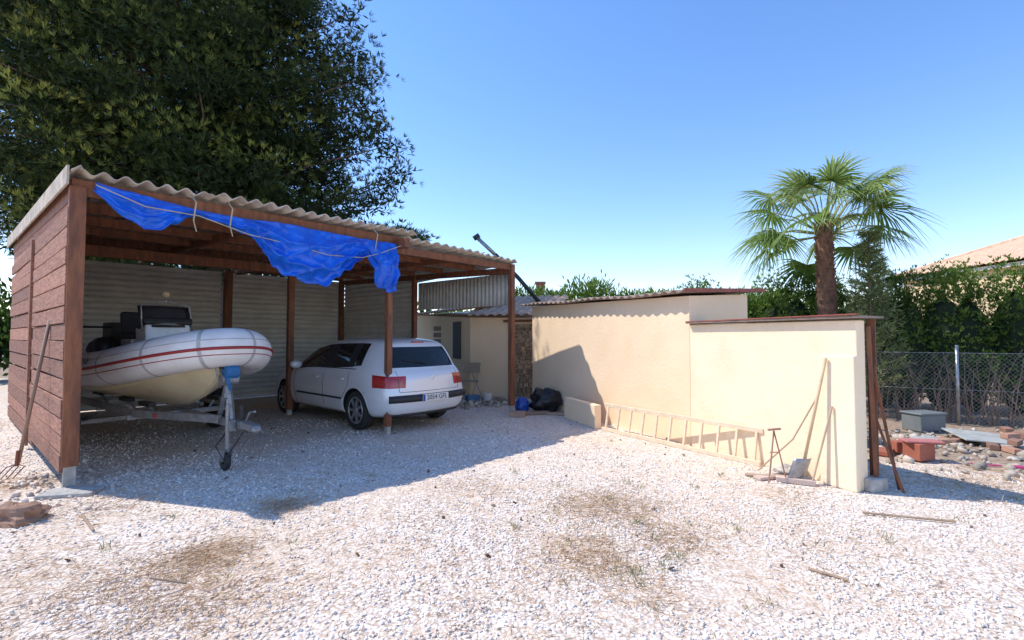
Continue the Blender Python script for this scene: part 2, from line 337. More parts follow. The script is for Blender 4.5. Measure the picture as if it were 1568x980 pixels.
# ------------------------------------------------------------------ car
def car():
    H=V((-.75,.66,0)).normalized(); org=V((-1.93,8.43,0))-H*.78
    e=empty('parked_car',org,math.atan2(H.y,H.x))
    paint=mat('silver_paint',(.80,.81,.83),.28,(.77,.78,.80),scale=2,metal=.12,coat=.8)
    glass=mat('car_glass',(.018,.022,.024),.05,(.012,.015,.016))
    black=mat('black_plastic',(.03,.03,.032),.55); red=mat('tail_lens',(.50,.02,.015),.12,(.3,.01,.01),coat=1)
    rub=mat('tyre',(.03,.03,.03),.85,bump=.2); rim=mat('rim_silver',(.42,.43,.44),.3,metal=.6); dk=mat('arch_dark',(.012,.012,.012),.9)
    wht=mat('plate_white',(.75,.75,.73),.4,(.7,.7,.68)); wb=mat('plate_blue',(.02,.06,.4),.4)
    def st(x,w_,zb,zr,wt):
        z8=max(zb+.012,zr-.07)
        return [(x,0,.2),(x,w_*.86,.19),(x,w_*.96,.27),(x,w_,.48),(x,w_*1.0,.68),(x,w_*.985,zb-.05),(x,w_*.94,zb),(x,(w_*.94+wt)/2+.02,(zb+z8)/2),(x,wt,z8),(x,wt*.86,max(z8+.005,zr-.018)),(x,0,zr)]
    r0=[(.12,0,.25),(.10,.60,.24),(.03,.73,.33),(.01,.79,.5),(.06,.79,.70),(.06,.745,.90),(.20,.72,.995),(.25,.68,1.15),(.33,.58,1.35),(.39,.49,1.42),(.39,0,1.455)]
    r1=[(.35,0,.21),(.30,.74,.21),(.26,.85,.28),(.24,.88,.5),(.30,.88,.71),(.36,.845,.92),(.43,.81,1.01),(.47,.745,1.17),(.50,.635,1.38),(.53,.53,1.445),(.58,0,1.475)]
    rings=[r0,r1]+[st(*q) for q in [(.70,.888,1.015,1.480,.615),(.95,.892,.975,1.487,.62),(1.00,.892,.965,1.488,.62),(1.76,.89,.93,1.474,.62),(1.84,.89,.93,1.468,.62),(2.4,.89,.915,1.41,.610),(2.85,.885,.90,1.20,.655),(3.25,.875,.88,.965,.72),(3.75,.84,.79,.85,.66),(4.02,.76,.66,.70,.56)]]
    vs=[];fs=[];ms=[]
    for r in rings:
        for k in range(11): vs.append(r[k])
        for k in range(9,0,-1): x,y,z=r[k]; vs.append((x,-y,z))
    nR=20
    for i in range(len(rings)-1):
        for k in range(nR):
            fs.append((i*nR+k,(i+1)*nR+k,(i+1)*nR+(k+1)%nR,i*nR+(k+1)%nR))
            kk=k if k<10 else 19-k
            m=0
            if kk in(6,7) and i in(2,4,6,7): m=1
            if kk in(6,7) and i in(3,5): m=2
            if kk in(8,9) and i in(7,8): m=1
            if kk==4 and i==0: m=3
            if kk==0: m=2
            ms.append(m)
    fr=[.90,.72,0,-.72,-.90]
    def cap(ri,sgn,bul):
        r=rings[ri]; rows=[]
        for k in range(1,10):
            row=[ri*nR+k]
            for q in fr:
                x,y,z=r[k]; bb=bul[k]
                vs.append((x+sgn*bb*(1-q*q),y*q,z)); row.append(len(vs)-1)
            row.append(ri*nR+(20-k)); rows.append(row)
        for k in range(8):
            for j in range(6):
                f=(rows[k][j],rows[k][j+1],rows[k+1][j+1],rows[k+1][j])
                m=0
                if sgn<0:
                    if k+1 in(6,7) and 0<j<5: m=1
                    if k+1==4 and j in(0,1,4,5): m=3
                if sgn>0: f=f[::-1]
                fs.append(f); ms.append(m)
        bot=rows[0]+[ri*nR+0]; top=rows[8][::-1]+[ri*nR+10]
        if sgn>0: bot=bot[::-1]; top=top[::-1]
        fs.append(tuple(bot[::-1])); fs.append(tuple(top[::-1])); ms.extend([0,0])
    cap(0,-1,[0,.08,.14,.16,.16,.17,.15,.13,.08,.05,0]); cap(len(rings)-1,1,[0,.12,.15,.16,.15,.14,.1,.08,.05,.03,0])
    me=bpy.data.meshes.new('body'); me.from_pydata(vs,[],fs)
    for m in(paint,glass,black,red,dk): me.materials.append(m)
    me.polygons.foreach_set('material_index',ms); me.polygons.foreach_set('use_smooth',[True]*len(fs)); me.update()
    import bmesh
    bm=bmesh.new(); bm.from_mesh(me); bmesh.ops.recalc_face_normals(bm,faces=bm.faces); bm.to_mesh(me); bm.free()
    o=bpy.data.objects.new('body_tmp',me); S.collection.objects.link(o)
    k=o.modifiers.new('s','SUBSURF'); k.levels=2; k.render_levels=2
    cut=B()
    for x in(.80,3.40):
        for sg in(1,-1):
            n=36; c=[(x+.36*math.cos(2*math.pi*t/n),.31+.36*math.sin(2*math.pi*t/n)) for t in range(n)]
            cut.add([(p[0],sg*.62,p[1]) for p in c]+[(p[0],sg*1.05,p[1]) for p in c],
              [tuple((t,(t+1)%n,n+(t+1)%n,n+t)) for t in range(n)]+[tuple(range(n-1,-1,-1)),tuple(range(n,2*n))],4)
    co_=cut.obj('cut_tmp',[paint,glass,black,red,dk])
    bm=bmesh.new(); bm.from_mesh(co_.data); bmesh.ops.recalc_face_normals(bm,faces=bm.faces); bm.to_mesh(co_.data); bm.free()
    k=o.modifiers.new('b','BOOLEAN'); k.operation='DIFFERENCE'; k.object=co_; k.solver='EXACT'
    dg=bpy.context.evaluated_depsgraph_get(); dg.update()
    nm=bpy.data.meshes.new_from_object(o.evaluated_get(dg)); nm.name='body'
    bpy.data.objects.remove(o); bpy.data.objects.remove(co_)
    body=bpy.data.objects.new('body',nm); S.collection.objects.link(body); body.parent=e
    bv=BVHTree.FromPolygons([v.co.copy() for v in nm.vertices],[list(p.vertices) for p in nm.polygons])
    def side(x,z,sg):
        h=bv.ray_cast(V((x,sg*2,z)),V((0,-sg,0))); return h[0] if h[0] else V((x,sg*.88,z))
    def rear(y,z):
        h=bv.ray_cast(V((-1,y,z)),V((1,0,0))); return h[0] if h[0] else V((0,y,z))
    t=B()
    for sg in(1,-1):
        for line in ([(1.22,.45),(1.0,.7),(.98,.93)],[(1.82,.26),(1.82,.93)],[(2.85,.26),(2.93,.6),(2.9,.9)],[(1.2,.26),(2.85,.26)],):
            pts=[]
            for (x0,z0),(x1,z1) in zip(line[:-1],line[1:]):
                for q in range(9): pts.append(side(x0+(x1-x0)*q/8,z0+(z1-z0)*q/8,sg))
            t.tube(pts,.0045,5,0)
        pts=[side(1.2+q*.2,.48,sg)for q in range(9)]
        t.tube(pts,.018,6,0)
        for x in (.80,3.40):
            pts=[side(x+.375*math.cos(a),.31+.375*math.sin(a),sg)+V((0,sg*-.004,0)) for a in np.linspace(-.2,3.34,17)]
            t.tube(pts,.010,6,1)
        for x in(1.12,1.98): p=side(x,.80,sg); t.tube([p+V((0,sg*.01,0)),p+V((.08,sg*.03,0)),p+V((.17,sg*.01,0))],.014,6,1)
        t.ell((2.62,sg*.99,.99),(.07,.11,.075),1); t.tube([(2.66,sg*.85,.93),(2.64,sg*.95,.97)],.02,6,0)
        pts=[side(.8+q*.2,.972-.02*q/10,sg) for q in range(11)]; t.tube(pts,.008,5,0)
    ys=[-.78+1.56*i/16 for i in range(17)]
    t.tube([rear(y*.97,.53)+V((.008,0,0)) for y in ys],[.06]*17,8,0)
    t.tube([rear(y*.88,.28)+V((-.002,0,0)) for y in ys],.03,6,0)
    for y in(.60,-.60): t.tube([rear(y,q)+V((-.002,0,0)) for q in(.64,.70,.8,.9,.96)],.004,4,0)
    t.tube([rear(y*.76,.635) for y in ys],.004,4,0)
    p=rear(0,1.39); t.box((p.x+.01,0,1.405),(.03,.25,.02),m=3)
    t.tube([rear(0,1.06)+V((-.015,0,0)),rear(.25,1.10)+V((-.012,0,0)),rear(.42,1.12)+V((-.012,0,0))],.008,5,0)
    t.ell((rear(0,.84).x,0,.84),(.012,.035,.05),1)
    t.tube([(.6,.0,1.47),(.5,0,1.62)],.004,4,0)
    t.obj('trim',[black,paint,rim,red],e,smooth=True)
    pl=B(); px=rear(0,.53).x-.058
    pl.box((px,0,.535),(.012,.52,.11),m=0); pl.box((px-.007,.238,.535),(.004,.042,.10),m=1)
    pl.obj('number_plate',[wht,wb],e,bevel=.002)
    cu=bpy.data.curves.new('plate_text','FONT'); cu.body='2054 GFL'; cu.size=.105; cu.align_x='CENTER'; cu.align_y='CENTER'; cu.extrude=.001
    to=bpy.data.objects.new('plate_text',cu); S.collection.objects.link(to); to.parent=e; cu.materials.append(black)
    to.location=(px-.010,-.02,.535); to.rotation_euler=(math.radians(90),0,math.radians(-90))
    wl=B()
    for x in(.80,3.40):
        for sg in(1,-1):
            c=(x,sg*.77,.315); ax=(0,sg,0)
            wl.lathe(c,ax,[(.19,-.1),(.29,-.1),(.312,-.07),(.317,0),(.312,.07),(.295,.095),(.235,.1),(.215,.085)],36,0)
            wl.lathe(c,ax,[(.217,.085),(.205,.09),(.195,.06),(.0,.06)],36,2)
            wl.lathe(c,ax,[(.06,.06),(.055,.095),(.0,.098)],16,1)
            wl.lathe(c,ax,[(.218,.086),(.205,.096),(.19,.085)],36,1)
            for i in range(7):
                a=2*math.pi*i/7; d=V((math.cos(a),0,math.sin(a))); wl.beam(V(c)+V((0,sg*.078,0))+d*.04,V(c)+V((0,sg*.078,0))+d*.20,.05,.022,1,up=(0,1,0))
    wl.obj('wheels',[rub,rim,dk],e,smooth=False)
car()
# ------------------------------------------------------------------ boat + trailer
bx,by=-6.4,8.0; bang=math.atan2(-.6,.8)
def boat():
    e=empty('inflatable_boat',(bx,by,0),bang)
    tub=mat('hypalon_white',(.76,.73,.70),.45,(.64,.61,.58),scale=3,bump=.06,bscale=8)
    hull=mat('gelcoat_cream',(.82,.70,.46),.3,(.68,.56,.34),scale=2,coat=.4); redm=mat('red_rubber',(.34,.02,.02),.5)
    blk=mat('black_vinyl',(.02,.02,.022),.5); gry=mat('grey_rubber',(.45,.43,.42),.6); wh=mat('white_gelcoat',(.8,.8,.78),.3,coat=.4); scr=mat('smoked_screen',(.05,.05,.055),.08)
    def sheer(x): return .98+.055*x+.20*max(0,(x-2.0)/2)**1.6
    path=[(-.1,.74,),(.3,.74),(1,.75),(1.8,.75),(2.4,.72),(2.9,.64),(3.3,.52),(3.62,.36),(3.82,.18),(3.88,0)]
    full=[(x,y) for x,y in path]+[(x,-y) for x,y in path[-2::-1]]
    pts=[]
    for i in range(len(full)-1):
        p0=full[max(i-1,0)];p1=full[i];p2=full[i+1];p3=full[min(i+2,len(full)-1)]
        for q in range(5):
            t=q/5; f=[.5*((2*p1[j])+(-p0[j]+p2[j])*t+(2*p0[j]-5*p1[j]+4*p2[j]-p3[j])*t*t+(-p0[j]+3*p1[j]-3*p2[j]+p3[j])*t**3) for j in(0,1)]
            pts.append(V((f[0],f[1],sheer(f[0]))))
    pts.append(V((*full[-1],sheer(full[-1][0]))))
    ends=[V((-.55,.74,sheer(0)+.03)),V((-.35,.74,sheer(0)+.01))]
    pts=ends+pts+[V((p.x,-p.y,p.z)) for p in ends[::-1]]
    rad=[.03,.13]+[.225]*(len(pts)-4)+[.13,.03]
    b=B(); b.tube(pts,rad,24,0)
    b.obj('tube',tub,e,smooth=True)
    c=B()
    core=pts[2:-2]; off=[];off2=[];off3=[]
    for i,p in enumerate(core):
        d=(core[min(i+1,len(core)-1)]-core[max(i-1,0)]); n=V((d.y,-d.x,0)).normalized()
        n=-n if n.dot(V((p.x-1.8,p.y,0)))<0 else n
        off.append(p+n*.222); off2.append(p+n*.20+V((0,0,.10))); off3.append(p+n*.21+V((0,0,-.075)))
    c.tube(off,.018,8,0); c.tube(off2,.006,6,1); c.tube(off3,.006,6,0)
    for i in range(6,len(core)-4,9):
        p=core[i]; d=(core[i+1]-core[i-1]).normalized(); c.lathe(p-d*.02,d,[(.2265,0),(.2275,.005),(.2275,.035),(.2265,.04)],24,1)
    for sg in(1,-1):
        for x0 in(.5,1.2,1.9,2.6):
            y0=.86 if x0<2.5 else .78
            c.tube([(x0+.6*t,sg*(y0-.07*max(0,x0+.6*t-2.3)),sheer(x0+.3)+.17-.05*math.sin(math.pi*t)) for t in [0,.25,.5,.75,1]],.009,5,2)
    c.obj('rubbing_strakes',[redm,gry,blk],e,smooth=True)
    st=[]
    for x,cw,kz,cz in[(0,.66,-.44,-.28),(1,.68,-.49,-.29),(2,.66,-.54,-.28),(2.7,.58,-.56,-.24),(3.2,.42,-.48,-.16),(3.55,.24,-.32,-.08),(3.78,.05,-.10,.0)]:
        s0=sheer(x); st.append([(x,y,z) for y,z in[(cw*.95,s0+.02),(cw,s0+cz+.08),(cw*.97,s0+cz),(cw*.5,s0+(cz+kz)/2-.02),(.03,s0+kz),(-.03,s0+kz),(-cw*.5,s0+(cz+kz)/2-.02),(-cw*.97,s0+cz),(-cw,s0+cz+.08),(-cw*.95,s0+.02)]])
    h=B(); n=10; h.add([p for s_ in st for p in s_],[(i*n+k,i*n+k+1,(i+1)*n+k+1,(i+1)*n+k) for i in range(len(st)-1) for k in range(n-1)]+[tuple(range(n-1,-1,-1))]+[(i*n,(i+1)*n,(i+1)*n+9,i*n+9) for i in range(len(st)-1)])
    ho=h.obj('hull',hull,e,smooth=True); k=ho.modifiers.new('b','BEVEL'); k.width=.015; k.segments=2
    d=B(); zc=sheer(1.8)
    d.box((1.75,0,zc+.26),(.42,.55,.62),ry=-.12,m=0); d.box((1.80,0,zc+.60),(.30,.6,.10),ry=-.3,m=1)
    d.box((1.1,0,zc+.18),(.5,.55,.42),m=0); d.box((1.1,0,zc+.42),(.52,.57,.09),m=1); d.box((.84,0,zc+.62),(.08,.55,.35),ry=-.15,m=1)
    d.box((2.35,.0,zc+.14),(.4,.5,.3),m=0);d.box((2.35,.0,zc+.31),(.42,.52,.06),m=1)
    d.obj('console',[wh,blk],e,bevel=.03)
    w_=B(); w_.grid(lambda u,v:V((1.98-.16*v-.12*(2*u-1)**2,(u-.5)*.62,zc+.55+.30*v)),8,3); w_.obj('windscreen',scr,e,smooth=True,solid=.008)
    g=B(); g.tube([(1.9,-.3,zc+.5),(1.8,-.3,zc+.86),(1.8,0,zc+.92),(1.8,.3,zc+.86),(1.9,.3,zc+.5)],.013,8,0)
    g.tube([(1.8,0,zc+.9),(1.8,0,zc+.98)],.01,6,0); g.ell((1.8,0,zc+1.02),(.045,.05,.05),2)
    ring=[V((1.55+.05*math.sin(t),.17*math.cos(t),zc+.62+.17*math.sin(t))) for t in [2*math.pi*q/20 for q in range(21)]]; g.tube(ring,.014,6,1)
    g.tube([(-.3,-.62,1.2),(-.1,-.66,1.65),(-.1,.66,1.65),(-.3,.62,1.2)],.018,8,1)
    g.obj('rails',[steel,blk,mat('lamp_amber',(.6,.45,.25),.3)],e,smooth=True)
    m_=B(); m_.box((-.28,0,1.52),(.5,.34,.42),m=0); m_.box((-.3,0,1.2),(.24,.2,.4),m=0); m_.box((-.33,0,.75),(.18,.08,.6),m=0); m_.box((-.35,0,.52),(.4,.05,.03),m=0)
    m_.tube([(0.05,0,1.5),(.4,0,1.6)],.025,8,0)
    m_.obj('outboard_motor',blk,e,bevel=.05)
    cv=B(); cv.ell((.55,-.35,zc+.22),(.35,.25,.2),0,12,.06); cv.ell((.95,-.5,zc+.25),(.2,.12,.16),0,12,.08); cv.obj('folded_cover',blk,e,smooth=True)
    cu=bpy.data.curves.new('registration_text','FONT'); cu.body='7a BA-4-22-05'; cu.size=.12; cu.extrude=.001; cu.align_x='CENTER'; cu.materials.append(blk)
    to=bpy.data.objects.new('registration_text',cu); S.collection.objects.link(to); to.parent=e
    to.location=(2.0,-.978,sheer(2.0)+.055); to.rotation_euler=(math.radians(66),math.radians(-4),math.radians(1))
    fb=B(); fb.tube([(1.35,-1.02,sheer(0)-.02),(1.15,-1.0,sheer(0)-.03),(.8,-.99,sheer(0)-.04),(-.1,-.98,sheer(0)-.02)],[.01,.06,.085,.09],12,0); fb.obj('fender',wh,e,smooth=True)
boat()
def trailer():
    e=empty('boat_trailer',(bx,by,0),bang)
    rub=mat('trailer_tyre',(.03,.03,.03),.85); blu=mat('blue_strap',(.02,.14,.35),.6); blk=mat('black_part',(.025,.025,.027),.6); dm=mat('dull_steel',(.33,.34,.35),.5,(.2,.2,.2),scale=14,metal=.6)
    redl=mat('red_reflector',(.5,.02,.02),.3)
    f=B()
    for sg in(1,-1):
        f.beam((-.1,sg*.62,.55),(2.6,sg*.55,.55),.05,.09); f.beam((2.6,sg*.55,.55),(3.75,sg*.05,.53),.05,.09)
        f.beam((1.0,sg*.8,.30),(1.45,sg*.62,.45),.05,.05)
        for x in(.4,1.7,2.5): f.tube([(x,sg*.3,.48),(x,sg*.38,.62)],.02,8); f.beam((x-.2,sg*.40,.64),(x+.2,sg*.40,.645),.08,.05,1)
    for x in(.0,1.25,2.55): f.beam((x,-.62,.50),(x,.62,.50),.05,.06)
    f.beam((2.3,0,.50),(4.3,0,.50),.07,.08)
    f.beam((1.15,-.85,.32),(1.15,.85,.32),.06,.06)
    f.beam((3.95,0,.5),(3.80,0,1.05),.06,.06); f.beam((3.60,0,.5),(3.80,0,.95),.04,.04)
    f.beam((3.80,0,1.05),(3.66,0,1.10),.06,.05); f.beam((3.86,-.10,1.16),(3.86,.10,1.16),.07,.07,1)
    f.tube([(3.85,-.09,1.0),(3.85,.09,1.0)],.07,14,2); f.tube([(3.85,-.12,1.0),(3.85,-.14,1.14),(3.85,-.22,1.14)],.012,6)
    f.tube([(3.9,-.07,1.09),(3.9,.07,1.09)],.085,12,3); f.tube([(3.93,-.04,1.05),(3.97,-.05,.95),(3.95,-.02,.88)],.02,6,3)
    f.beam((4.25,0,.52),(4.52,0,.50),.09,.07); f.ell((4.53,0,.49),(.06,.055,.05),0); f.tube([(4.3,0,.56),(4.38,0,.66),(4.5,0,.68)],.014,6); f.tube([(4.2,0,.55),(4.18,0,.72)],.018,6,1)
    f.tube([(4.1,-.11,.74),(4.1,-.11,.24)],.024,10); f.tube([(4.1,-.11,.74),(4.1,-.11,.80),(4.02,-.11,.8),(4.02,-.11,.86)],.010,6); f.box((4.1,-.075,.5),(.09,.07,.12))
    f.beam((4.1,-.15,.24),(4.06,-.15,.10),.01,.04); f.beam((4.1,-.07,.24),(4.06,-.07,.10),.01,.04)
    f.lathe((4.06,-.11,.10),(0,1,0),[(.03,-.025),(.085,-.028),(.10,-.015),(.10,.015),(.085,.028),(.03,.025)],20,1)
    f.tube([(4.0,-.05,.45),(4.15,-.25,.3),(4.25,-.2,.15),(4.35,-.05,.45)],.008,6,1)
    f.box((2.9,-.44,.54),(.1,.02,.05),m=4)
    f.obj('frame',[dm,blk,steel,blu,redl],e,bevel=.004)
    w_=B()
    for sg in(1,-1):
        c=(1.15,sg*.93,.29); ax=(0,sg,0)
        w_.lathe(c,ax,[(.14,-.08),(.24,-.085),(.285,-.06),(.29,0),(.285,.06),(.24,.085),(.16,.08)],28,0); w_.lathe(c,ax,[(.165,.08),(.15,.06),(.06,.05),(.05,.08),(0,.085)],20,1)
        w_.grid(lambda u,v:V((1.15+.36*math.cos(math.pi*u),sg*(.83+.2*v),.30+.34*math.sin(math.pi*u))),14,1,2)
    w_.obj('wheels',[rub,steel,blk],e,smooth=True,solid=.0)
trailer()
# ------------------------------------------------------------------ masonry
cream=mat('cream_render',(.94,.72,.49),.9,(.88,.65,.42),scale=1.2,bump=.25,bscale=25)
cream2=mat('cream_patch',(.96,.78,.55),.9,(.90,.70,.48),scale=1.6,bump=.25,bscale=25)
tile=mat('terracotta_tiles',(.66,.40,.25),.9,(.42,.27,.18),scale=7,bump=.3,island=.1)
redbr=mat('painted_metal_red',(.40,.10,.07),.6,(.24,.07,.05))
W0=V((.46,10.9,0)); W2=V((3.36,4.72,0)); wd=(W2-W0).normalized(); wn=V((-wd.y,wd.x,0)); wn=wn if wn.x>0 else -wn
Cn=W0+wd*((W2-W0).length*.685)
def prism(b,foot,z0,zt,m=0):
    n=len(foot); zt=zt if hasattr(zt,'__len__') else [zt]*n
    b.add([(p.x,p.y,z0) for p in foot]+[(p.x,p.y,z) for p,z in zip(foot,zt)],[tuple(range(n-1,-1,-1)),tuple(range(n,2*n))]+[(i,(i+1)%n,n+(i+1)%n,n+i) for i in range(n)],m)
sh=empty('rendered_shed')
b=B(); prism(b,[W0,Cn,Cn+wn*1.15,W0+wn*1.15],0,[2.17,2.06,2.12,2.24]); b.obj('walls',cream,sh)
r=B(); L=(Cn-W0).length
def rf(u,v):
    q=W0+wd*(-.25+(L+.3)*u)+wn*(-.17+1.6*v); s=-.25+(L+.3)*u
    return V((q.x,q.y,2.215-.11*u+.07*v+.020*math.cos(s*2*math.pi/.19)+.012*math.sin(s*3.1)))
r.grid(rf,170,6); r.obj('roof_sheets',mat('aged_sheet',(.36,.27,.22),.9,(.2,.15,.12),scale=8),sh,smooth=True,solid=.012)
r=B(); r.beam(Cn+wd*.06+wn*-.15+V((0,0,2.13)),Cn+wd*.06+wn*1.45+V((0,0,2.19)),.03,.05); r.obj('roof_edge',redbr,sh)
lw=empty('lean_to_wall')
b=B(); prism(b,[Cn+wd*.002,W2,W2+wn*.14,Cn+wd*.002+wn*.14],0,1.66); b.obj('wall',cream2,lw,bevel=.01)
b=B(); e0=W2-wd*.34-wn*.07; prism(b,[e0,W2+wd*.012-wn*.07,W2+wd*.012-wn*.002,e0+wn*.068],0,1.31); b.obj('pilaster',cream2,lw,bevel=.012)
r=B(); r.beam(Cn+wn*.14+V((0,0,1.685)),W2+wd*.06+wn*.14+V((0,0,1.69)),.42,.022); r.beam(Cn-wn*.05+V((0,0,1.70)),W2+wd*.05-wn*.06+V((0,0,1.715)),.05,.012,1); r.obj('cover_boards',[mat('grey_board',(.36,.26,.2),.9,(.22,.17,.14),scale=9),redbr],lw)
r=B()
for k,(s,t) in enumerate([(-.03,.30),(-.9,.33),(-1.7,.33)]): r.beam(W2+wd*s+wn*t,W2+wd*s+wn*t+V((0,0,1.67)),.07,.07)
r.beam(W2+wd*.03+wn*.22,W2+wd*.0+wn*.2+V((0,0,1.6)),.03,.09); r.beam(W2+wd*.12+wn*.42,W2+wd*.0+wn*.26+V((0,0,1.2)),.025,.03); r.beam(W2+wd*.2+wn*.34,W2-wd*.05+wn*.28+V((0,0,.85)),.02,.03)
r.obj('timber_posts',wood,lw)
b=B(); b.box((W2.x+.17,W2.y+.05,.06),(.22,.14,.14),rz=.3); b.obj('concrete_block',conc,bevel=.02)
b=B(); b.beam((1.02,9.0,.19),(1.40,7.92,.19),.12,.38); b.obj('low_wall',cream,bevel=.01)
lm=mat('ladder_paint',(.84,.68,.48),.7,(.70,.54,.38),scale=10); b=B()
l0=V((1.44,7.78,.03)); l1=V((2.86,5.62,.03)); lu=V((.06,.035,.37))
b.beam(l0,l1,.03,.055); b.beam(l0+lu,l1+lu,.03,.055)
for i in range(11): q=l0.lerp(l1,.03+.94*i/10); b.beam(q+lu*.04,q+lu*.96,.028,.03,up=(.5,-.8,0))
b.obj('ladder',lm,bevel=.004)
ob=empty('outbuilding'); E0=V((-3.2,15.9,0));E1=V((-1.06,12.3,0));E2=V((.62,11.75,0)); E3=V((1.6,14.5,0));E4=V((-1.4,17.2,0))
b=B(); prism(b,[E0,E1,E2,E3,E4],0,[2.2,1.98,1.95,2.35,2.4]); b.obj('walls',cream,ob)
def tiles(p0,p1,back,z0,zb,name):
    r=B(); L=(p1-p0).length; d=(p1-p0)/L; rows=max(2,int(back.length/.35))
    def fn(u,v):
        q=p0+d*(L*u)+back*v; s=L*u; st_=(v*rows)%1
        return V((q.x,q.y,z0+(zb-z0)*v+.055*abs(math.cos(s*math.pi/.22))-.02*st_))
    r.grid(fn,int(L/.22*8),rows*3); return r.obj(name,tile,ob,smooth=False,solid=.014)
n1=V((.86,.5,0)); tiles(E0+V((-.15,-.1,0)),E1+V((-.15,-.12,0)),n1*1.5,2.17,2.42,'tile_roof'); tiles(E1+V((-.1,-.28,0)),E2+V((.25,-.25,0)),V((.33,.94,0))*2.2,2.0,2.62,'porch_tile_roof')
d1=(E0-E1).normalized(); on=V((-.86,-.5,0))
b=B()
b.beam(E1+d1*.55+on*.03+V((0,0,1.4)),E1+d1*.98+on*.03+V((0,0,1.4)),.05,.98,0); 
for i in range(3):
    for j in range(3): b.box(E1+d1*(2.0+.2*i)+on*.012+V((0,0,1.35+.19*j)),(.03,.13,.13),rz=math.atan2(.5,.86),m=1)
d2=(E2-E1).normalized(); fn_=V((d2.y,-d2.x,0))
b.beam(E1+d2*1.08+fn_*.03,E1+d2*1.08+fn_*.03+V((0,0,1.9)),.07,.07,2,up=d2); b.beam(E1+d2*.9+fn_*.02+V((0,0,1.88)),E1+d2*1.7+fn_*.02+V((0,0,1.88)),.05,.06,2)
b.obj('openings',[mat('dark_shutter',(.06,.065,.07),.6),mat('vent_block',(.30,.24,.2),.9),wood],ob,bevel=.006)
b=B(); z=.03
while z<1.8:
    h=random.uniform(.08,.14); s=1.15
    while s<1.64:
        l_=random.uniform(.10,.2); l_=min(l_,1.68-s); b.box(E1+d2*(s+l_/2)+fn_*.03+V((0,0,z+h/2)),(max(.02,l_-.015),.06,h-.015),rz=math.atan2(d2.y,d2.x)); s+=l_
    z+=h
b.obj('stone_facing',mat('stone',(.44,.31,.19),.9,(.26,.17,.11),scale=14,bump=.5,island=.35),ob,bevel=.01)
b=B(); b.tube([(-.95,13.2,4.2),(-.45,13.1,3.72)],.05,12,0); b.tube([(-1.05,13.2,4.18),(-.9,13.2,4.28)],.07,12,1); b.tube([(-.45,13.1,3.72),(.15,13.0,3.1),(.8,13.0,2.35)],.055,12,1)
b.obj('flue_pipe',[steel,mat('flue_black',(.03,.03,.035),.5)],smooth=True)
b=B(); b.box((1.4,24,2.05),(.4,.4,4.1)); b.box((1.4,24,4.15),(.52,.52,.1)); b.obj('brick_chimney',mat('red_brick',(.5,.2,.13),.9))
ch=B()
for dx in(0,.4):
    ch.tube([(-1.35+dx,11.3,0),(-1.15+dx,11.6,.85)],.012,6); ch.tube([(-1.05+dx,11.3,0),(-1.35+dx,11.6,.6)],.012,6)
ch.box((-1.0,11.45,.44),(.42,.38,.02),rz=.1,m=1); ch.box((-.97,11.6,.75),(.42,.02,.25),rx=-.25,m=1)
ch.obj('folding_chair',[steel,mat('chair_slats',(.35,.28,.2),.8)],bevel=.003)
def sack(name,c,r,col,j=.12,cr=.06):
    b=B(); c=V(c); nu,nv=36,22
    def fn(u,v):
        th=2*math.pi*u; ph=math.pi*v; d=V((math.sin(ph)*math.cos(th),math.sin(ph)*math.sin(th),math.cos(ph)))
        q=1+cr*3*noise.noise(d*2.1+c)+cr*2*(abs(noise.noise(d*5+c))-.2)
        z=max(-c.z+.0,d.z*r[2]*q)
        return V((c.x+d.x*r[0]*q,c.y+d.y*r[1]*q,c.z+z))
    b.grid(fn,nu,nv); return b.obj(name,mat(name+'_mat',col,.4,bump=.5,bscale=14),smooth=True)
sack('black_refuse_sack',(.68,9.75,.2),(.30,.24,.26),(.014,.014,.016),cr=.13); sack('blue_bag',(.20,9.75,.12),(.13,.12,.16),(.02,.08,.4),cr=.12); sack('cement_bag',(2.95,5.2,.05),(.15,.10,.07),(.60,.54,.47),cr=.2)
b=B(); b.box((.45,9.35,.03),(.55,.2,.05),rz=.2); b.box((.1,9.1,.05),(.3,.2,.1),rz=-.2); b.box((.9,9.25,.025),(.7,.12,.04),rz=-.4); b.obj('offcut_planks',mat('offcut',(.36,.24,.17),.9,island=.4),bevel=.005)
C=np.stack([rng.normal(size=160)*.45-.7,10.9+rng.normal(size=160)*.4,.03+0*rng.random(160)],1); shards('rubble',C,.02+.05*rng.random(160)**2,mat('rubble_mat',(.5,.42,.34),.9,island=.5))
b=B(); b.tube([(-.55,11.0,0),(-.55,11.0,.22)],.09,14,0); b.box((-.9,11.1,.08),(.3,.2,.16),rz=.5,m=1); b.box((-.2,10.9,.05),(.35,.12,.08),rz=-.3,m=2); b.obj('paint_tubs_and_boxes',[mat('tub_white',(.7,.7,.68),.5),mat('box_blue',(.08,.2,.35),.6),mat('box_brown',(.3,.2,.12),.8)],bevel=.008)
st=empty('metal_stand'); b=B()
for dx,dy in((-.1,-.07),(.1,-.05),(0,.1)): b.tube([(2.72,5.06,.52),(2.72+dx,5.06+dy,0)],.007,6)
b.tube([(2.66,5.06,.53),(2.79,5.06,.54)],.012,6); b.tube([(2.67,5.05,.3),(2.77,5.06,.3)],.006,6); b.obj('legs',mat('rust_red',(.40,.22,.17),.7),st)
b=B(); b.tube([(2.98,4.98,.22),(3.17,4.9,1.28)],.014,8,0); b.grid(lambda u,v:V((2.90+.06*v+.18*(u-.5),4.98-.04*v+.03*(2*u-1)**2-.0,.02+.24*v)),6,6,1); b.obj('shovel',[mat('ash_handle',(.66,.48,.30),.7),steel],smooth=True,solid=.004)
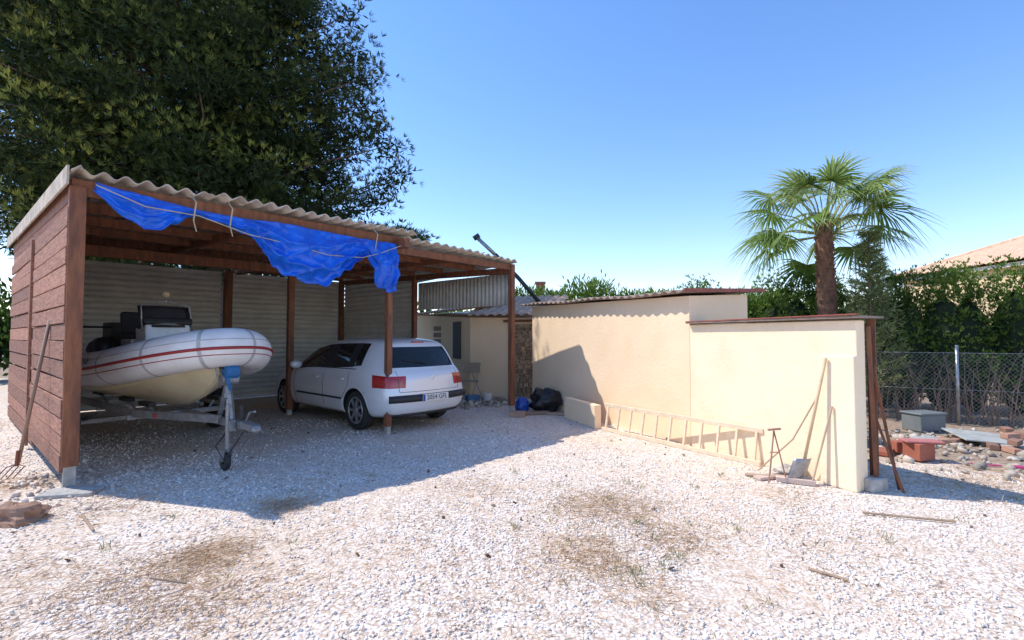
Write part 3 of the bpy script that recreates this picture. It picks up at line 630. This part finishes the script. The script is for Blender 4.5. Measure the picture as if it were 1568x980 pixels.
b=B(); b.tube([(2.72,5.4,.02),(2.95,5.12,.42),(3.2,4.98,1.0)],.009,6); b.tube([(2.5,5.25,.02),(3.05,4.95,.06)],.018,6); b.tube([(3.0,4.9,0),(3.2,4.86,.8)],.010,6); b.obj('wooden_stakes',mat('stake',(.55,.40,.28),.8))
b=B(); b.box((2.9,5.0,.03),(.35,.12,.05),rz=-.5); b.box((2.7,5.15,.02),(.3,.1,.03),rz=.3); b.obj('broken_tile_pile',mat('pinktile',(.66,.50,.42),.9),bevel=.006)
b=B(); 
def rk(u,v):
    th=2*math.pi*u; ph=math.pi*v; d=V((math.sin(ph)*math.cos(th),math.sin(ph)*math.sin(th),math.cos(ph))); q=1+.5*noise.noise(d*1.6)+.2*noise.noise(d*4)
    return V((-4.02+.24*d.x*q,3.98+.15*d.y*q,.03+.12*d.z*q))
b.grid(rk,24,14); b.obj('brown_rock',mat('rock',(.36,.21,.14),.9,bump=.6,bscale=12),smooth=False)
b=B(); b.box((-4.2,4.66,.015),(.45,.26,.04),rz=.25); b.obj('concrete_footing',conc,bevel=.015)
C=np.stack([-4.9+rng.normal(size=220)*.5,4.8+rng.normal(size=220)*.45,.01+0*rng.random(220)],1); shards('loose_stones',C,.012+.026*rng.random(220)**2,mat('stones_mat',(.62,.53,.45),.9,island=.35))
b=B(); b.tube([(-3.55,4.05,.02),(-3.2,3.75,.02)],.009,5); b.tube([(-1.95,2.95,.02),(-2.1,2.85,.10)],.006,5); b.tube([(2.95,4.12,.02),(3.55,3.92,.02)],.01,5); b.tube([(1.9,3.15,.015),(2.05,3.0,.015)],.01,5); b.obj('twigs',mat('twig',(.40,.28,.19),.9))
# ------------------------------------------------------------------ right yard
fe=empty('chain_link_fence'); F0=V((4.7,9.9,0)); F1=V((11.2,6.0,0)); fd=(F1-F0).normalized(); FL=(F1-F0).length
b=B(); n=int(FL/.065); Hf=1.22
fnm=V((-fd.y,fd.x,0))
for i in range(-19,n):
    for sg in(0,1):
        s0=i*.065; s1=s0+Hf*.98
        a_,z_,c_,d_=(s0,0.02,s1,Hf) if sg==0 else (s0,Hf,s1,.02)
        if a_<0: z_+= (d_-z_)*(-a_)/(c_-a_); a_=0
        if c_>FL: d_=z_+(d_-z_)*(FL-a_)/(c_-a_); c_=FL
        if c_<=a_: continue
        p=F0+fd*a_+V((0,0,z_)); q=F0+fd*c_+V((0,0,d_)); t=(q-p).normalized().cross(fnm)*.0016+fnm*(.001*sg)
        b.add([p-t,q-t,q+t,p+t],[(0,1,2,3)])
b.obj('wire_mesh',mat('old_wire',(.26,.25,.23),.5,metal=.4),fe)
b=B()
for s in(.1,3.3,6.4): b.tube([F0+fd*s,F0+fd*s+V((0,0,1.35))],.025,10)
b.tube([F0+V((0,0,1.22)),F1+V((0,0,1.22))],.004,5); b.tube([F0+V((0,0,.6)),F1+V((0,0,.6))],.003,5)
b.obj('posts',steel,fe,smooth=True)
hmat=leafmat('cypress_leaf',(.02,.05,.010),(.085,.155,.026),(.22,.32,.055),.35)
dark=mat('foliage_shade_core',(.016,.03,.010),.95)  # solid dark filler, the shaded hedge interior painted as colour
def hedge(name,p0,p1,h,sp,rad,n,leaf,jh=.25,seedtone=.45,wr=.17,zmin=.35,core=.6,needles=1):
    e=empty(name); p0=V(p0);p1=V(p1); L=(p1-p0).length; k=int(L/sp); bl=[]; c=B()
    for i in range(k+1):
        q=p0.lerp(p1,i/k)+V((random.uniform(-.1,.1),random.uniform(-.1,.1),0)); hh=h+random.uniform(-jh,jh)
        for z in np.arange(zmin,hh,.42):
            f=1 if z<hh-.6 else .72
            bl.append((q.x+random.uniform(-.15,.15),q.y+random.uniform(-.15,.15),z,rad*f*random.uniform(.8,1.25),rad*f,.48,seedtone+random.uniform(-.25,.28)))
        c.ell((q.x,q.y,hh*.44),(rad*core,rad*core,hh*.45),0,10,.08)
    c.obj('shade_core',dark,e); blobfoliage('leaves',bl,n,leaf,leaf*wr,hmat,e,out=.45,up=.75,shell=.6,tint=.25,zt=.22,lump=.25,needles=needles)
hedge('cypress_hedge',(4.9,12.4,0),(14.5,6.6,0),2.55,.5,.52,1500,.085,.16,.55,.12,core=.75,needles=5)
hedge('distant_cypress_hedge',(-.8,20,0),(12,21,0),3.2,.6,.85,700,.26,.22,.6,.12,.8,core=.8)
hedge('boundary_hedge',(-9,23,0),(-24,12,0),3.0,1.2,1.0,200,.3,.3,.2,.2)
hedge('background_treeline',(-60,48,0),(75,42,0),3.6,2.5,2.2,26,.8,.8,.35,.25)
b=B()
for i in range(170):
    s=random.uniform(0,FL*.8); q=F0+fd*s+V((.15,.35,0))*random.uniform(.5,1.2); h=random.uniform(.5,1.3)
    b.tube([q,q+V((random.uniform(-.15,.15),random.uniform(-.1,.1),h*.5)),q+V((random.uniform(-.35,.35),random.uniform(-.2,.2),h))],[.010,.007,.003],5)
b.obj('dry_shrub',mat('dry_twig',(.30,.20,.14),.9))
b=B(); b.box((6.55,7.75,.14),(.48,.32,.26),rz=.2); b.box((6.55,7.75,.285),(.52,.36,.035),rz=.2); b.obj('grey_storage_crate',mat('grey_plastic',(.20,.22,.22),.5),bevel=.02)
b=B(); b.box((4.92,5.9,.12),(.26,.20,.2),rz=.3); b.box((5.0,6.2,.1),(.26,.14,.14),rz=-.2); b.box((4.95,5.9,.235),(.40,.2,.025),rz=-.2,m=1); b.box((4.7,6.2,.04),(.3,.2,.06),rz=.7,m=0); b.obj('red_brick_stack',[mat('hollow_brick',(.40,.13,.08),.9),mat('pink_lid',(.55,.2,.18),.7)],bevel=.01)
b=B(); b.box((6.7,6.85,.08),(.8,.7,.02),rz=-.35,ry=.06,rx=.05); b.box((7.1,6.4,.04),(1.1,.45,.03),rz=-.5); b.box((5.9,6.9,.04),(.4,.25,.05),rz=.3); b.obj('stacked_plastic_sheets',mat('sheet_plastic',(.50,.50,.46),.5,(.34,.35,.32)),bevel=.005)
b=B()
for i in range(20): b.box((7.0+random.uniform(-1.2,.8),6.9+random.uniform(-.8,.3),.04+.08*(i//14)),(.22,.10,.07),rz=random.uniform(-1.6,1.6),rx=random.uniform(-.15,.15))
b.obj('brick_pile',mat('brick_mat',(.46,.24,.16),.9,(.3,.18,.13),island=.35),bevel=.006)
b=B(); b.box((5.75,5.5,.02),(.16,.07,.035),rz=-.5); b.tube([(5.6,5.58,.02),(5.35,5.7,.02)],.012,6); b.obj('toy_shovel',mat('pink_plastic',(.55,.05,.18),.5),bevel=.01)
b=B(); b.beam((4.9,8.2,1.22),(5.55,7.6,1.18),.08,.02); b.tube([(4.75,8.3,1.28),(5.0,8.0,1.30)],.03,8); b.tube([(4.95,8.15,0),(4.95,8.15,1.22)],.02,6); b.obj('wooden_rail_stand',wood)
C=np.stack([5.9+rng.normal(size=480)*1.3,6.7+rng.normal(size=480)*.7,.02+0*rng.random(480)],1); shards('yard_rubble',C,.015+.05*rng.random(480)**3,mat('yard_rub',(.46,.40,.33),.9,island=.4))
# ------------------------------------------------------------------ neighbour house
hs=empty('tiled_roof_house'); ywall=mat('yellow_render',(.82,.62,.36),.9)
b=B(); b.box((22,17,2.0),(8.6,9.6,4.1)); b.obj('walls',ywall,hs)
b=B(); b.box((22,17,4.02),(9.0,10.0,.14)); b.obj('cornice',mat('white_trim',(.75,.7,.6),.8),hs)
b=B()
x0,x1,y0,y1,ze,zr=17.35,26.6,11.8,22.3,4.1,5.45
def slope(p0,p1,q0,q1):
    p0=V(p0);p1=V(p1);q0=V(q0);q1=V(q1); L=(p1-p0).length; nu=int(L/.24*6); rows=14
    b.grid(lambda u,v:(p0.lerp(p1,u)).lerp(q0.lerp(q1,u),v)+V((0,0,.06*abs(math.cos(u*L*math.pi/.24))-.03*((v*rows)%1 if v<1 else 0)+.03)),nu,rows*2)
R0=V((20.6,19.2,zr));R1=V((23.5,15,zr))
slope((x0,y1,ze),(x0,y0,ze),R0,V((20.6,15,zr))); slope((x1,y1,ze),(x0,y1,ze),V((23.5,19.2,zr)),R0); slope((x0,y0,ze),(x1,y0,ze),V((20.6,15,zr)),R1); slope((x1,y0,ze),(x1,y1,ze),R1,V((23.5,19.2,zr)))
b.add([R0,V((23.5,19.2,zr)),R1,V((20.6,15,zr))],[(0,1,2,3)])
b.tube([V((x0,y1,ze+.06)),R0+V((0,0,.06))],.09,8); b.tube([R0+V((0,0,.05)),V((20.6,15,zr+.05))],.09,8)
b.obj('roof',mat('pale_tiles',(.74,.50,.34),.9,(.58,.36,.23),scale=5),hs)
# ------------------------------------------------------------------ palm
def palm(X,Y):
    e=empty('fan_palm'); tr=mat('palm_trunk',(.32,.16,.10),.9,(.14,.08,.055),scale=10,bump=.6,bscale=20)
    zt=3.72; b=B(); pts=[V((X+.03*math.sin(z),Y,z)) for z in np.linspace(-.05,zt,14)]
    b.tube(pts,[.19-.04*(i/13) for i in range(14)],16,0)
    k=0
    for z in np.arange(.3,zt+.05,.055):
        for j in range(4):
            a=k*2.399; k+=1; r_=.19-.04*z/zt; d=V((math.cos(a),math.sin(a),0)); q=V((X+.03*math.sin(z),Y,z))+d*(r_-.03)
            b.beam(q,q+d*.05+V((0,0,.13)),.06,.02)
    b.obj('trunk',tr,e)
    cx=V((X,Y,zt+.08)); vs=[];fs=[];vl=[]; pt=B()
    NL=34
    for i in range(NL):
        t=i/(NL-1); az=i*2.399+random.uniform(-.2,.2); elv=math.radians(82-95*t**.9+random.uniform(-6,6)); pl=random.uniform(.95,1.22)*(.8 if t<.2 else 1)
        if t>.5 and math.sin(az)<-.6: elv+=.6
        hd=V((math.cos(az),math.sin(az),0)); d0=hd*math.cos(elv)+V((0,0,math.sin(elv)))
        e2=elv-.30; d1=hd*math.cos(e2)+V((0,0,math.sin(e2)))
        p0=cx+hd*.08-V((0,0,.25*t)); pm=p0+d0*pl*.55; p1=pm+d1*pl*.45
        pt.tube([p0,pm,p1],[.020,.013,.010],6)
        e3=elv-.6-.25*t; D=hd*math.cos(e3)+V((0,0,math.sin(e3))); sdv=V((-hd.y,hd.x,0))
        rl=random.uniform(-.7,.7); sdv=(Matrix.Rotation(rl,3,D)@sdv); nn=sdv.cross(D).normalized()
        R=random.uniform(.84,1.02); ns=34; tone=.68-.35*t+random.uniform(-.12,.18)
        for s in range(ns):
            th=math.radians(-108+216*s/(ns-1)+random.uniform(-2,2)); L=R*(1-.22*abs(th)/1.75)*random.uniform(.88,1.08)
            dr=D*math.cos(th)+sdv*math.sin(th); dr=(dr+nn*(-.18*math.cos(th*2))).normalized(); sidev=(sdv*math.cos(th)-D*math.sin(th)).normalized()
            secs=[(0,.005),(.25,.018),(.45,.021),(.68,.011),(.86,.005),(1.0,.0015)]
            droop=.4+random.uniform(-.05,.65)
            base=len(vs)
            for f_,wd_ in secs:
                q=p1+dr*L*f_+V((0,0,-droop*L*max(0,f_-.42)**1.4)) + nn*(.010 if s%2 else -.010)*(1 if 0<f_<.8 else 0)
                vs.append(q-sidev*wd_);vs.append(q+sidev*wd_)
            for j in range(len(secs)-1):
                fs.append((base+2*j,base+2*j+1,base+2*j+3,base+2*j+2)); vl.append(tone+.3*(j>2)+random.uniform(-.1,.1))
    npmesh('fronds',np.array([tuple(v) for v in vs]),np.array(fs),leafmat('palm_leaf',(.08,.14,.03),(.19,.29,.06),(.48,.52,.22),.45,.4),e,np.clip(vl,0,1))
    pt.obj('petioles',mat('petiole',(.34,.36,.12),.6),e,smooth=True)
palm(6.50,10.0)
# ------------------------------------------------------------------ conifer next to palm
e=empty('young_conifer'); b=B(); b.tube([(6.75,9.1,0),(6.75,9.1,3.5)],[.06,.01],8); C=[];D=[]
for z in np.arange(.4,3.45,.12):
    for j in range(6):
        a=random.uniform(0,6.28); r_=(3.6-z)*.20+.07; p0=np.array([6.75,9.1,z]); d=np.array([math.cos(a),math.sin(a),.45]); b.tube([p0,p0+d*r_],[.010,.004],4)
        k=55; t=rng.random(k)[:,None]; C.append(p0+d*r_*t+rng.normal(size=(k,3))*.015); D.append(d*.8+rng.normal(size=(k,3))*.6)
b.obj('trunk',mat('conifer_bark',(.18,.12,.08),.9),e); C=np.concatenate(C);D=np.concatenate(D)
blades('needles',C,D,.11,.008,.6+.25*rng.normal(size=len(C)),leafmat('conifer_leaf',(.07,.10,.03),(.20,.25,.09),(.36,.40,.17),.4),e)
# ------------------------------------------------------------------ pine
def pine():
    e=empty('pine_tree'); T=V((-10.2,16.5,0)); bark=mat('pine_bark',(.20,.13,.10),.95,(.10,.07,.055),scale=12,bump=.7)
    b=B(); trunk=[T,T+V((.1,0,2.5)),T+V((-.1,.1,5)),T+V((.2,0,8)),T+V((0,.2,11)),T+V((-.2,0,14.5))]; b.tube(trunk,[.42,.36,.3,.24,.16,.06],14)
    bl=[]; cen=np.array([-12.2,16.8,9.3]); rad=np.array([6.4,4.8,7.6]); tries=0
    while len(bl)<460 and tries<20000:
        tries+=1
        d=sph(1)[0]; rr=(.35+.65*random.random()**.55); p=cen+d*rad*rr
        if p[2]<3.4 or p[1]<12.0: continue
        if p[1]>19.0 and random.random()<.7: continue
        if noise.noise(V(tuple(p))*.45)<-.40: continue
        s_=random.uniform(.7,1.35)
        if any((p[0]-q[0])**2+(p[1]-q[1])**2+(p[2]-q[2])**2<(.52*s_+.2)**2 for q in bl): continue
        tone=.22+.16*random.random()+(.30 if random.random()<.18 else 0)+(.16 if p[0]<-11.5 and p[1]<15.5 else 0)
        bl.append((p[0],p[1],p[2],s_*1.1,s_*1.0,s_*.62,tone))
    for p in [(-3.9,16,6.9),(-4.1,15.8,7.8),(-4.6,16,6.0),(-4.4,16.2,6.6),(-5.2,15.8,5.9),(-5.8,16,5.4),(-4.9,16,9.2),(-5.2,16,11.0),(-5.0,16,10.2),(-5.6,16,12.4),(-4.7,16,8.4),(-6.3,15.6,5.6),(-7.2,15.4,5.4),(-8,15.5,5.6)]:
        bl.append((*p,.75,.75,.5,.25))
    for q in bl:
        if random.random()<.45:
            zt=max(3.,min(13.,q[2]-random.uniform(.5,2.2))); base=T+V((0,0,zt)); q_=V(q[:3]); mid=base.lerp(q_,.55)+V((0,0,random.uniform(-.2,.5)))
            b.tube([base,mid,q_],[.07,.04,.012],6)
    b.obj('trunk_and_limbs',bark,e,smooth=True)
    pm=leafmat('pine_needles',(.012,.024,.007),(.060,.088,.020),(.36,.38,.085),.25,.7)
    blobfoliage('needles',bl,115,.19,.0095,pm,e,out=.75,up=.35,needles=13,shell=.6,tint=.20,zt=.30,lump=.40)  # clump tops brightened as if sunlit, put into the needle colour
    Cs=[]
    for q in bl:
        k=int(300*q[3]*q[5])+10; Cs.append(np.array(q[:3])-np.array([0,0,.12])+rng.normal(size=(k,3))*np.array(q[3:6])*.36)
    C=np.concatenate(Cs); blades('inner_shade_needles',C,rng.normal(size=C.shape),.26,.032,.04+.14*rng.random(len(C)),pm,e)  # dark blades inside the crown, its inner shade put into the colour
pine()
e=empty('stone_pine'); b=B(); b.tube([(-5.2,22,0),(-5.2,22,5.5)],[.25,.1],10); b.obj('trunk',mat('bark2',(.18,.12,.09),.9),e)
bl=[(-5.3+x,22+random.uniform(-.8,.8),5.9+z,.8,.8,.5,.3) for x,z in[(-1.9,.2),(-1.1,.35),(-.3,.2),(.4,.1),(1.0,-.1),(-1.5,-.5),(0,-.5)]]
blobfoliage('needles',bl,170,.26,.02,leafmat('pine2',(.02,.035,.01),(.05,.08,.02),(.12,.15,.04),.3),e,out=.6,up=.3,needles=10,shell=.25)
